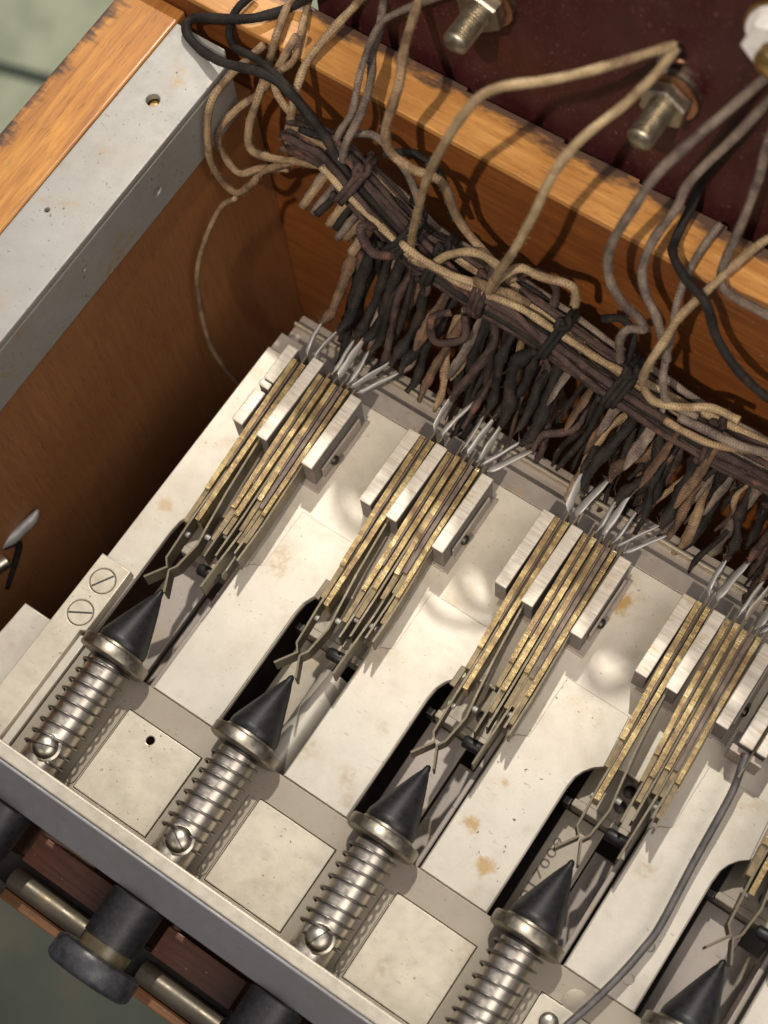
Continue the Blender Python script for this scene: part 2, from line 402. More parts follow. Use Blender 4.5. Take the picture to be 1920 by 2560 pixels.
m, nt, b = mat_('engraving', Roughness=.7); b.inputs['Base Color'].default_value = (.13, .105, .085, 1); M['ink'] = m

m, nt, b = mat_('green_stone_floor', Roughness=.45)
tc = nt.nodes.new('ShaderNodeTexCoord'); v = tc.outputs['Object']
c = ramp(nt, noise(nt, v, 9, 4, .6), [(.3, (.27, .31, .20)), (.5, (.42, .46, .32)), (.7, (.52, .47, .33))])
c = mix(nt, ramp(nt, noise(nt, v, 40, 4, .6), [(.4, .3), (.6, 0)]), c, (.16, .19, .14))
L(nt, c, b.inputs['Base Color']); bump(nt, b, noise(nt, v, 60, 3, .6), .2, 1.0); M['floor'] = m
m, nt, b = mat_('joint', Roughness=.8); b.inputs['Base Color'].default_value = (.045, .06, .045, 1); M['joint'] = m
m, nt, b = mat_('shaded_green_stone', Roughness=.5)  # floor stone with the shade put into its darker colour
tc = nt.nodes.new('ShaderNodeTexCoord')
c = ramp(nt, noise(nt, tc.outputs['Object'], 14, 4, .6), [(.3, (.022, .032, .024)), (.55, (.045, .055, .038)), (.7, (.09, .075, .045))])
L(nt, c, b.inputs['Base Color']); M['floor_shade'] = m
M['trim'] = plated('trim_nickel', (.15, .13, .10), .6, .38, .3, .3)

PITCH = 26.0
UMAX = 128.0
ORD = ['first', 'second', 'third', 'fourth', 'fifth']
# ================================================================== setting
b = MB().box(-1600, 1600, -1600, 1600, -425, -420)
fl = b.build('floor', M['floor']); tag(fl, kind='structure')
ft = MB().box(-1500, 1500, -1500, -66, -419.9, -419.0).build('floor_shade_sheet', M['floor_shade']); tag(ft, kind='structure')  # added sheet whose dark colour paints the shade on the floor
def joint(x0, y0, x1, y1):
    d = Vector((x1 - x0, y1 - y0)).normalized() * 1; n_ = Vector((-d.y, d.x)) * 3.2
    b = prism([(x0 + n_.x, y0 + n_.y), (x0 - n_.x, y0 - n_.y), (x1 - n_.x, y1 - n_.y), (x1 + n_.x, y1 + n_.y)], -420.5, -419.2)
    o = b.build('floor_joint', M['joint']); tag(o, kind='structure')
joint(-1500, -62, -60, 322); joint(-150, -1500, -60, 1500)

# ================================================================== wooden box
box = thing('wooden_box', (50, 80.5, -30), 'orange brown wooden box with worn top edges holding the white metal key mechanism', 'wooden box')
b = MB().box(-55.9, UMAX, 76.0, 84.8, -66, 35.75); b.build('back_wall', M['wall'], box, bevel=.2)
saw = [(-56.1, 75.9), (UMAX, 75.9), (UMAX, 84.9)]
for a_, c_ in ((86, 64.5), (64.5, 49.5), (49.5, 34.6), (34.6, 21.5), (21.5, 4.0), (4.0, -20)): saw += [(a_, 84.5), (a_, 85.1), (c_ + 5, 84.8)]
b = prism(saw + [(-56.1, 84.6)], 35.8, 37.2)
o = b.build('top_edge', M['rim'], box, bevel=.45, bseg=3); tag(o, 'worn orange top edge of the back wall with charred and painted shadow marks')
b = MB().box(-44.3, -33.7, -60, 75.85, -66, 19.1).box(-56.1, -44.35, -60, 75.85, -66, 30.4); b.build('side_wall', M['wall_y'], box)
b = MB().box(-56.1, -44.7, -60, 75.8, 30.45, 32.6)
o = b.build('top_edge', M['rim_y'], box, bevel=.5, bseg=3); tag(o, 'glossy orange top edge of the left wall')
b = MB().box(-56.0, UMAX, -53, 84.5, -69, -66.05); b.build('box_bottom', M['inside'], box)
# low front board with the button holes
pts = [(-12, -47.2), (UMAX, -47.2), (UMAX, -41.6), (-12, -41.6)]
def notch_row(y0, y1, r0, r1):
    segs = []; x = -12.0
    for k in range(6):
        a, c = k * PITCH - r0, k * PITCH + r1
        if a > x: segs.append((x, a))
        x = c
    return segs
b = MB()
for a, c in notch_row(0, 0, 6.2, 4.6): b.box(a, c, -47.2, -42.2, -30, -10)
o = b.build('front_board', M['board'], box, bevel=.15); tag(o, 'reddish brown board behind the black buttons')
b = MB().box(-33.6, UMAX, -54.0, -52.3, -60, -12.5)
o = b.build('front_wall', M['front'], box, bevel=.3)
b = MB().box(-12, UMAX, -52.2, -47.3, -34, -16)
b.build('filler_strip', M['dark'], box)
# metal rod in front of the board
tr = thing('metal_trim_bar', (50, -50, -12), 'worn nickel trim bar along the front board between the black buttons', 'trim bar')
for a, c in notch_row(0, 0, 6.2, 4.6):
    b = MB(); pr = []
    for k in range(9):
        t = math.pi * k / 8; pr.append((-50.2 + 1.95 * math.cos(t), -12.2 + 2.3 * math.sin(t)))
    pr += [(-52.15, -15.5), (-48.25, -15.5)]
    n = len(pr); v = [(a, p, q) for p, q in pr] + [(c, p, q) for p, q in pr]
    b.add(v, [tuple(range(n)), tuple(range(2 * n - 1, n - 1, -1))] + [(i, (i + 1) % n, n + (i + 1) % n, n + i) for i in range(n)])
    b.build('bar_segment', M['trim'], tr, smooth=40)

# ------------------------------------------------------------------ aluminium angle on the left wall
an = thing('metal_angle', (-38, 20, 28), 'dull grey aluminium angle strip with drilled holes along the left wooden wall', 'angle strip')
hole = circ(-38.9, 59.4, 1.1)
plate('top_flange', [(-44.4, -60), (-32.7, -60), (-32.7, 71.0), (-34.8, 73.2), (-44.4, 73.2)], [hole, circ(-40.9, 34.6, .38)], 32.8, 1.6, M['alu'], an, bevel=.25)
def upflip(x, y, z): return (z, y, x)
plate('side_flange', [(19.1, -60), (31.15, -60), (31.15, 71.5), (19.1, 71.5)], [circ(24.4, 49.6, .85), circ(27.0, 31.2, .32)], -32.6, 1.2, M['alu'], an, bevel=.2, flip=upflip)
b = lathe([(0, 1.0), (.02, 1.0), (.1, .7), (.12, .001)], (-38.9, 59.4, 31.2), 'z', 24); b.build('screw', M['brassy'], an)

# ================================================================== metal deck
deck = thing('deck_plate', (40, 15, -5), 'cream grey steel deck plate with rounded slots under the spring stacks', 'deck plate')
def slot(k):
    c = k * PITCH; p = [(c - 6.8, -14.5), (c + 6.85, -14.5), (c + 6.85, 10.5)]
    for j in range(1, 12):
        a = math.pi * j / 12; p.append((c + .02 + 6.83 * math.cos(a), 10.2 + 6.6 * math.sin(a)))
    p.append((c - 6.8, 9.6)); return p
out_ = [(-13.3, -13.45)]
for k in range(5):
    c = k * PITCH; s_ = slot(k)
    out_ += [(c - 6.8, -13.45)] + [q for q in reversed(s_[2:])] + [(c + 6.85, -13.45)]
out_ += [(UMAX, -13.45), (UMAX, 46.6), (-12.9, 46.6)]
plate('deck', out_, [], -5.0, 1.3, M['deckm'], deck, bevel=.18)
b = MB().box(-12.7, UMAX, 46.75, 50.2, -9, -5.5); b.build('rear_flange', M['deep'], deck, bevel=.15)
b = MB().box(-12.5, UMAX, 50.35, 56, -12, -8.2); b.build('rear_ledge', M['deep'], deck, bevel=.2)
b = MB().box(-12.4, UMAX, 53.2, 53.75, -8.15, -6.6); b.build('ledge_lip', M['cross'], deck, bevel=.15)
b = MB().box(-13.2, UMAX, -13.0, 46.4, -40, -38.5)
b.build('lower_plate', M['dark'], deck)
# spacer plates lying between the slots
for k in range(5):
    c = k * PITCH; n = c + PITCH
    p = [(c + 7.05, -13.3), (n - 7.0, -13.3), (n - 7.0, 9.6)]
    for j in range(1, 5):
        a = math.pi - math.pi * j / 12 * .95; p.append((n + .02 + 7.02 * math.cos(a), 9.9 + 6.75 * math.sin(a)))
    p += [(n - 4.6, 24.6), (c + 9.95, 24.6), (c + 9.9, 13.2), (c + 8.2, 12.4), (c + 7.05, 11.2)]
    hl = []
    if k == 3: hl = [circ(94.2, -3.9, .75), circ(94.0, -9.75, .85)]
    t = thing('spacer_plate', (c + 13, 0, -4.4), 'long cream steel spacer plate %s' % (
        'right of the topmost black cone', 'between the second and third black cones', 'with a brown stain between the third and fourth black cones',
        'with two drilled holes under the loose grey cable', 'at the right edge beyond the fifth black cone')[k if k else 0] if k != 0 else
        'long cream steel spacer plate between the first and second black cones', 'spacer plate', 'spacer plates between the slots')
    plate('sheet', p, hl, -4.68, .3, M['spotted' if k == 2 else 'plate'], t, bevel=.1)
# cross plate in front
cp = thing('cross_plate', (45, -24, -4.5), 'grey steel cross plate under the row of coiled springs', 'cross plate')
plate('sheet', [(-6.3, -34), (UMAX, -34), (UMAX, -13.55), (-6.3, -13.55)], [[(k * PITCH + 6.14, -33.5), (k * PITCH + 20.71, -33.5), (k * PITCH + 20.71, -18.38), (k * PITCH + 6.14, -18.38)] for k in range(4)], -4.1, 2.4, M['cross'], cp, bevel=.12)
b = lathe([(0, 2.05), (.12, 2.05), (.16, 1.9), (.16, .001)], (89.3, -17.1, -4.12), 'z', 32); b.build('rivet', M['cross'], cp, smooth=30)
for k in range(5):
    c = k * PITCH
    lab = ['worn cover plate with a small drilled hole between the first and second springs', 'worn cover plate with a dark smudge between the second and third springs',
           'bright shiny cover plate between the third and fourth springs', 'cover plate with a screw under the loose grey cable right of the fourth spring',
           'cover plate at the bottom right corner'][k]
    t = thing('cover_plate', (c + 13, -26, -4.4), lab, 'cover plate', 'cover plates between the springs')
    plate('sheet', [(c + 6.25, -33.4), (c + 20.6, -33.4), (c + 20.6, -18.5), (c + 6.25, -18.5)], [circ(c + 12.1, -20.7, .72)] if k == 0 else [], -3.75, .7, M['cover'], t, bevel=.16)
    if k == 3:
        b = lathe([(0, 1.5), (.5, 1.5), (.8, 1.2), (.95, .6), (1.0, .001)], (87.4, -21.7, -3.8), 'z', 32); b.build('screw', M['screw'], t, smooth=40)
    # rounded side tongue seen left of each plate
    b = MB(); tg = [(c + 4.4, -19), (c + 5.9, -19), (c + 5.9, -32.5), (c + 5.6, -33.2), (c + 5.1, -33.5), (c + 4.6, -33.2), (c + 4.4, -32.5)]
    prism(tg, -4.09, -3.8).build('tongue', M['cross'], t, bevel=.1)
# front rail
rl = thing('front_rail', (45, -38, -6), 'long steel front rail with a bright worn edge and grey sloping face', 'front rail')
b = MB().box(-26, UMAX, -36.25, -34.0, 5.2, 8.0); b.build('edge_strip', M['edge'], rl, bevel=.3, bseg=3)
b = MB(); pr = [(-36.3, 7.6), (-36.3, 6.0), (-41.0, .7), (-41.3, 1.6), (-36.75, 7.7)]; n = len(pr)
b.add([(-26, p, q) for p, q in pr] + [(UMAX, p, q) for p, q in pr], [tuple(range(n)), tuple(range(2 * n - 1, n - 1, -1))] + [(i, (i + 1) % n, n + (i + 1) % n, n + i) for i in range(n)])
b.build('sloping_face', M['rail'], rl, bevel=.15)
for kk in range(-1, 5):      # web between the plunger bores carries the edge strip
    a_ = -25.5 if kk < 0 else kk * PITCH + 4.9; c_ = (kk + 1) * PITCH - 4.9
    MB().box(a_, c_, -36.1, -34.4, -14, 5.15).build('web', M['cross'], rl, bevel=.15)
# left side strip with flush screws
ss = thing('side_strip', (-10, -17, -3), 'bright steel strip with two flush slotted screws left of the first black cone', 'side strip')
plate('strip', [(-13.5, -34), (-8.0, -34), (-8.0, -12.6), (-7.0, -12.2), (-7.0, -10.2), (-7.0, -.1), (-13.0, -.1)], [circ(-10.0, -3.95, 2.22), circ(-9.8, -10.25, 2.22)], -2.0, 2.6, M['cover'], ss, bevel=.2)
plate('under_strip', [(-8.05, -34), (-6.4, -34), (-6.4, -13), (-8.05, -13)], [], -3.2, 1.5, M['plate'], ss, bevel=.15)
for (x, y, an_) in ((-10.0, -3.95, 58), (-9.8, -10.25, 30)):
    b = lathe([(0, 2.08), (1.9, 2.08), (2.0, 1.98), (2.0, .001)], (x, y, -4.05), 'z', 40)
    sc_ = b.build('flush_screw', M['cover'], ss, smooth=30)
    a = math.radians(an_); d = Vector((math.cos(a), math.sin(a))); n_ = Vector((-d.y, d.x)) * .17; q = d * 1.98
    prism([(x + q.x + n_.x, y + q.y + n_.y), (x - q.x + n_.x, y - q.y + n_.y), (x - q.x - n_.x, y - q.y - n_.y), (x + q.x - n_.x, y + q.y - n_.y)], -2.3, -2.035).build('slot', M['dark'], sc_)
# low bracket at the left edge
br = thing('side_bracket', (-24, -20, -14), 'plain grey metal bracket plate low at the left edge of the box', 'bracket')
plate('sheet', [(-22.8, -40), (-13.6, -40), (-13.6, -13.4), (-21.0, -13.4)], [], -8, 1.6, M['plate'], br, bevel=.25)
b = MB().box(-21.6, -20.2, -26, -22.5, -7.9, -6.0); b.build('tab', M['dark'], br, bevel=.15)
# soldered lug at the left
lg = thing('terminal_lug', (-32.6, -4.6, -18.3), 'soldered terminal lug with bright screw end at the left edge', 'terminal lug')
b = MB(); tube(b, [(-34.3, -10.8, -18.9), (-33.3, -8.0, -18.9)], 1.5, 20); b.build('screw_end', M['screw'], lg, smooth=40)
b = MB(); tube(b, catmull([(-34.4, -8.0, -15.5), (-33.3, -3.9, -15.4), (-32.6, -0.4, -15.3), (-32.5, 1.9, -14.5)], 5), [.5, .6, .8, 1.0, 1.15, 1.2, 1.2, 1.1, 1.1, 1.0, .95, .9, .8, .7, .5, .3], 12, .1, .6); b.build('solder_tail', M['solder'], lg, smooth='all')
b = MB(); tube(b, catmull([(-37.1, -9.1, -16.1), (-34.2, -6.9, -16.3), (-32.8, -4.6, -17.2), (-33.1, -6.3, -21.1), (-33.7, -11.3, -27.3)], 6), .6, 10); b.build('lead', M['blackcloth'], lg, smooth='all')

# ================================================================== keys (plungers)
def key(k):
    c = (k * PITCH, 0, 0)
    lab = ['topmost black cone plunger with coiled spring beside the two flush screws', 'second black cone plunger with coiled spring from the top left',
           'third black cone plunger with coiled spring, in the middle of the row', 'fourth black cone plunger lying in the slot with stamped numbers',
           'fifth black cone plunger at the bottom right corner'][k]
    t = thing('push_key', c, lab, 'push key', 'spring loaded push keys in a row')
    t.rotation_euler.z = .016
    prof = [(-11.6, 3.7), (-11.55, 4.15), (-11.2, 4.28), (-10.4, 4.22)]
    for j in range(11):
        q = j / 10; prof.append((-10.2 + 9.1 * q, 4.15 * (1 - q) ** .93 + .62 * q))
    prof += [(-.55, .52), (-.15, .34), (0, .05)]
    lathe(prof, c).build('cone', M['ebonite'], t, smooth=40)
    lathe([(-14.5, 4.0), (-14.45, 5.4), (-14.3, 5.8), (-14.05, 6.0), (-12.45, 6.0), (-12.25, 5.85), (-12.15, 5.4), (-12.15, 4.5), (-11.65, 4.35), (-11.6, 3.0)], c).build('collar', M['collar'], t, smooth=38)
    lathe([(-15.3, 3.0), (-14.62, 3.0)], c).build('neck', M['dark'], t, smooth=40)
    lathe([(-38.6, 3.25), (-15.1, 3.25), (-15.0, 3.0)], c).build('shaft', M['nickel'], t, smooth=40)
    P = []; turns = 8.7 if k else 9.3; y0, y1 = -14.9, -31.6 - (0 if k else 1.2)
    N = int(turns * 40); ph = random.uniform(0, 6)
    for j in range(N + 1):
        a = 2 * math.pi * turns * j / N + ph; f_ = j / N
        P.append((c[0] + 3.86 * math.cos(a), y0 + (y1 - y0) * (f_ + .012 * math.sin(f_ * 9 + k)), 3.8 * math.sin(a)))
    b = MB(); tube(b, P, .22, 8); b.build('spring', M['spring'], t, smooth='all')
    # retaining screw
    sx = c[0] + .45
    lathe([(0, 2.4), (.35, 2.5), (.42, 2.35), (.5, 2.1), (.85, 1.95), (1.25, 1.5), (1.5, .9), (1.58, .001)], (sx, -30.9, 2.75), 'z', 36).build('screw', M['screw'], t, smooth=40)
    sw = [o for o in bpy.data.objects if o.parent == t and o.name.startswith('screw')][-1]
    a = math.radians([18, 150, 66, 120, 90][k]); d = Vector((math.cos(a), math.sin(a))); P2 = []
    b = MB(); th = []
    for j in range(-6, 7):
        q = j / 6 * 2.0; z = 2.75 + 1.56 * math.sqrt(max(0, 1 - (q / 2.5) ** 2)) + .015
        th.append((sx + d.x * q, -30.9 + d.y * q, z))
    tube(b, th, .10, 6); b.build('slot', M['dark'], sw, smooth='all')
    # button on the front
    lathe([(-49.2, 4.5), (-41.7, 4.55), (-41.5, 4.2)], c).build('button_sleeve', M['ebonite'], t, smooth=40)
    lathe([(-51.2, 4.1), (-49.25, 4.15)], c).build('clear_ring', M['amber'], t, smooth=40)
    lathe([(-55.6, 2), (-55.4, 6.4), (-55.0, 7.0), (-54.5, 7.25), (-52.0, 7.25), (-51.5, 7.05), (-51.25, 6.4), (-51.22, 2)], c).build('button_cap', M['cap'], t, smooth=40)
for k in range(5): key(k)

# ================================================================== contact spring stacks
SPACER = [('brass_edge', [(-4.6, 44.4), (-4.05, 30), (-3.4, 18.7)], 1.15, 3.0), ('brass_edge', [(-2.95, 44.5), (-2.45, 30), (-1.7, 11.4)], 1.1, 2.7),
          ('brass_edge', [(.65, 44.4), (1.3, 30), (2.0, 19.4)], 1.05, 2.9), ('brass_edge', [(2.1, 44.6), (2.7, 30), (3.3, 17)], 1.1, 2.8),
          ('brass_edge', [(3.6, 44.3), (4.2, 30), (4.8, 20.5)], 1.05, 2.9), ('fibre_edge', [(4.85, 44.5), (5.4, 30), (5.9, 22)], .85, 2.5),
          ('brass_edge', [(6.0, 44.5), (6.5, 30), (7.05, 18.5)], .95, 2.9)]
LEAF = [[(-3.75, 46.5), (-3.25, 30), (-2.8, 18), (-2.6, 11.5), (-2.15, 4.4), (-1.15, 3.2), (-3.3, -.2)],
        [(-2.2, 46.5), (-1.65, 30), (-.7, 19), (.3, 12), (.75, 9), (.2, 4.2), (-.55, 2.95), (1.05, -.45)],
        [(1.4, 46), (2.0, 30), (2.6, 18), (3.0, 8.5)], [(2.85, 46), (3.45, 30), (4.1, 17), (4.4, 9.8)],
        [(4.3, 46), (4.85, 30), (5.5, 14.8), (5.5, 3.9)], [(5.45, 46), (5.95, 30), (6.5, 18), (6.7, 11)], [(6.7, 46), (7.0, 30), (7.7, 17.5), (7.8, 10.6)]]
TAIL = [[(-3.65, 46.2, 1.2), (-4.6, 48.2, 1.4), (-5.0, 53, 2.6)], [(-2.1, 46.2, 1), (-2.6, 48, 1.4), (-1.4, 54, 2.8)], [(1.55, 46, 1), (1.65, 48, 1.2), (1.6, 53, 2.2)],
        [(3.1, 46, 1), (2.7, 47.5, 1), (3.0, 54.2, 2.4)], [(4.65, 46, .6), (5.0, 47.5, 1), (4.9, 52.8, 2.4)], [(5.7, 45.8, 1), (6.2, 46.8, 1.2), (9.6, 52.8, 2.6)], [(7.0, 45.6, .8), (7.8, 46.6, 1), (11.9, 52.2, 2)]]
TIPS = []
def stack(k):
    c = k * PITCH; rnd = random.Random(40 + k)
    lab = ['stack of brass edged contact springs with a broken stained white block, furthest left', 'brass edged contact spring stack behind the second black cone',
           'brass edged contact spring stack with a rust stain on the deck at its right', 'brass edged contact spring stack over the slot with stamped numbers',
           'brass edged contact spring stack cut off by the right edge'][k]
    t = thing('contact_stack', (c, 30, -5), lab, 'contact stack', 'contact spring stacks')
    def bl(x0, x1, y0, y1, z1=3.2, nm=None):
        q = MB().box(c + x0 + .04, c + x1 - .04, y0 + .1, y1 - .1, -4.98, z1 - .55).build('insulator_block', M['block'], t, bevel=.2)
        p = MB().box(c + x0, c + x1, y0, y1, z1 - .5, z1)
        cap = p.build('white_edge', M['white'], q, bevel=.32, bseg=3, smooth=50)
    if k == 0:
        bl(-7.3, -5.15, 29.8, 36.6, 3.0); bl(-7.35, -5.2, 37.4, 38.6, 2.9); bl(-7.2, -5.1, 38.8, 46.2, 3.1)
    else: bl(-7.35, -5.1, 29.6 + rnd.uniform(-.3, .3), 44.4, 3.2)
    bl(-2.15, 0.05, 29.6 + rnd.uniform(-.3, .3), 44.6 if k else 46.4, 3.25)
    bl(7.05, 9.25, 29.3 + rnd.uniform(-.3, .3), 44.2, 3.3)
    b = MB().box(c - 6.2, c + 10.3, 28.6, 44.0, -4.95, -4.35).box(c + 9.35, c + 9.75, 31.5, 42.5, -4.3, -.8)
    b.build('base_plate', M['deep'], t, bevel=.12)
    lathe([(0, .9), (.5, .9), (.8, .5), (.82, .001)], (c + 9.75, 34.5, -2.4), 'x', 20).build('clamp_screw', M['dark'], t, smooth=40)
    for j, (mt, pts, th, z1) in enumerate(SPACER):
        p = dense([(c + x + (rnd.uniform(-.12, .12) if i == 2 else 0), y + (rnd.uniform(-2.4, 2.0) if i == 2 else 0)) for i, (x, y) in enumerate(pts)], 1.2)
        n = len(p)
        MBx = ribbon(MB(), p, -2.6, [z1 + rnd.uniform(-.05, .05) - .5 * (i / n) for i in range(n)], th * .78); MBx.build('spacer_strip', M[mt], t)
        if j != 1:          # duller inner ply that runs on past the brass strip
            e_, d_ = Vector(p[-1]), (Vector(p[-1]) - Vector(p[-5])).normalized(); ln = rnd.uniform(3.5, 7)
            ribbon(MB(), [tuple(e_ - d_ * 2), tuple(e_ + d_ * ln * .5), tuple(e_ + d_ * ln)], -2.4, z1 - 1.0, th * .72).build('inner_ply', M['olive'], t)
        if th > 1 and j in (0, 2, 4):       # second, darker ply alongside
            off = th * .39 + .2
            ribbon(MB(), [(x + off, y) for x, y in p[:-4]], -2.5, z1 - .35, .22).build('dark_ply', M['fibre_edge'], t)
    for j, pts in enumerate(LEAF):
        jx = rnd.uniform(-.15, .15)
        q = [(c + x + (jx if 0 < i < len(pts) - (3 if j < 2 else 0) and y < 25 else 0), y + (rnd.uniform(-.8, .8) if (j > 1 and i == len(pts) - 1) else 0)) for i, (x, y) in enumerate(pts)]
        p = dense(q, 4); n = len(p)
        hi = [1.7 if y > 13 else 2.0 for x, y in p]; lo = [-2.4 if y > 13 else (-2.0 if j < 2 else -2.8) for x, y in p]
        ribbon(MB(), p, lo, hi, .34).build('contact_leaf', M['leaf'], t)
    if k in (1, 2):   # small pale contact pads riveted to the leaves
        for (x, y) in ((-3.9, 14), (2.4, 13.2)):
            MB().box(c + x - .5, c + x + .5, y - 1.8, y + 1.8, .6, 1.5).build('contact_pad', M['leaf'], t, bevel=.12)
    for x, y in ((-2.35, 9.8), (.9, 11.2), (3.7, 13), (6.3, 13.5)):
        b = MB(); tube(b, [(c + x - .6, y, .4), (c + x + .6, y, .4)], .5, 10); b.build('contact_point', M['solder'], t, smooth=40)
    for j, pts in enumerate(TAIL):
        P = catmull([(c + x + (rnd.uniform(-.5, .5) if i == 2 else 0), y + (rnd.uniform(-.7, .7) if i == 2 else 0), z + (rnd.uniform(-.4, .6) if i == 2 else 0)) for i, (x, y, z) in enumerate(pts)], 7)
        n = len(P); fat = rnd.uniform(.6, 1.05)
        rr = [.22 + fat * max(0, math.sin(math.pi * min(1, max(0, (i / n - .25) / .75)) ** .8)) ** .8 * .8 for i in range(n)]
        b = MB(); tube(b, P, [q_ * 1.1 for q_ in rr], 12, .14, rnd.uniform(.3, .5), up=(1, rnd.uniform(-.3, .3), rnd.uniform(-.9, .5))); b.build('solder_lug', M['solder'], t, smooth='all')
        TIPS.append((k, P[-1]))
    b = MB(); tube(b, [(c + 1.9, 6.6, -2.4), (c + 2.2, 6.62, -2.4), (c + 5.6, 6.85, -2.4), (c + 5.8, 6.85, -2.4)], [.8, 1.05, 1.05, .9], 24); b.build('ebonite_pin', M['ebonite'], t, smooth=40)
for k in range(5): stack(k)

# ------------------------------------------------------------------ what shows down inside each slot
for k in range(5):
    c = k * PITCH
    lab = ['rusty steel channel down in the first slot', 'pale curved steel channel down in the second slot', 'stained steel channel down in the third slot',
           'steel channel stamped 017009 down in the fourth slot', 'steel channel down in the fifth slot'][k]
    t = thing('lower_channel', (c, 0, -15), lab, 'steel channel', 'steel channels in the slots')
    b = MB().box(c - 5.7, c + 1.6, -24, 8.4, -15.4, -14); b.build('floor_sheet', M['cross' if k in (1, 3) else 'deep'], t, bevel=.15)
    if k == 1:
        b = MB(); pr = []
        for j in range(11):
            a = math.pi * (.05 + .9 * j / 10); pr.append((c + 3.4 - 3.0 * math.cos(a), -14.5 + 5.2 * math.sin(a)))
        pr += [(c + 6.3, -16), (c + .5, -16)]; n = len(pr)
        b.add([(p, -24, q) for p, q in pr] + [(p, 5.5, q) for p, q in pr], [tuple(range(n)), tuple(range(2 * n - 1, n - 1, -1))] + [(i, (i + 1) % n, n + (i + 1) % n, n + i) for i in range(n)])
        b.build('curved_spring_cover', M['plate'], t, smooth=40)
    else:
        b = MB().box(c + 1.75, c + 6.3, -24, 5.5, -17.5, -16.2); b.build('rear_sheet', M['deep'], t, bevel=.15)
        b = MB().box(c + 5.5, c + 6.4, -24, 20, -16, -7.2); b.build('side_rail', M['deep'], t, bevel=.2)
    b = MB().box(c - 5.2, c + 6.2, 8.6, 9.9, -15, -9.6).box(c - 5.2, c + 6.5, 9.9, 26, -11.6, -10.2); b.build('bridge', M['cross'], t, bevel=.2)
    b = MB().box(c - 6.6, c - 5.3, 8.2, 9.4, -13, -9); b.build('post', M['dark'], t, bevel=.15)
    for yy in (12.6, 15.4): lathe([(0, 1.0), (.6, 1.0), (.9, .5), (.95, .001)], (c + 1.5, yy, -10.2), 'z', 18).build('rivet', M['dark'], t, smooth=40)
    if k == 3:
        cu = bpy.data.curves.new('f', 'FONT'); cu.body = '017009'; cu.size = 3.1; cu.extrude = .02; cu.space_character = 1.12
        ob = bpy.data.objects.new('f', cu); COL.objects.link(ob); dg = bpy.context.evaluated_depsgraph_get()
        me = bpy.data.meshes.new_from_object(ob.evaluated_get(dg)); xs = [v.co.x for v in me.vertices]
        v = [(c - 3.15 - q.co.y * .68, -7.6 + (q.co.x - min(xs)) * 11.4 / (max(xs) - min(xs)), -13.965 + q.co.z) for q in me.vertices]
        f = [tuple(p.vertices) for p in me.polygons]; bpy.data.objects.remove(ob); bpy.data.curves.remove(cu)
        link('stamped_number', v, f, M['ink'], t)

# extra terminal blocks between the fourth and fifth stacks
t = thing('terminal_block', (91, 32, -5), 'pair of white edged terminal blocks where the loose grey cable starts', 'terminal block')
for x0, x1, y0 in ((89.6, 91.9, 28.5), (92.5, 94.2, 28.6)):
    q = MB().box(x0, x1, y0, 44, -4.9, 2.5).build('insulator_block', M['block'], t, bevel=.2)
    MB().box(x0 - .05, x1 + .05, y0 - .1, 44.1, 2.55, 3.1).build('white_edge', M['white'], q, bevel=.3, bseg=3, smooth=50)
ribbon(MB(), [(92.2, 46), (92.2, 24)], -2.5, 1.8, .3).build('contact_leaf', M['leaf'], t)
MB().box(88.9, 94.4, 27.2, 28.4, -4.9, 1.2).build('clamp_bar', M['deep'], t, bevel=.2)
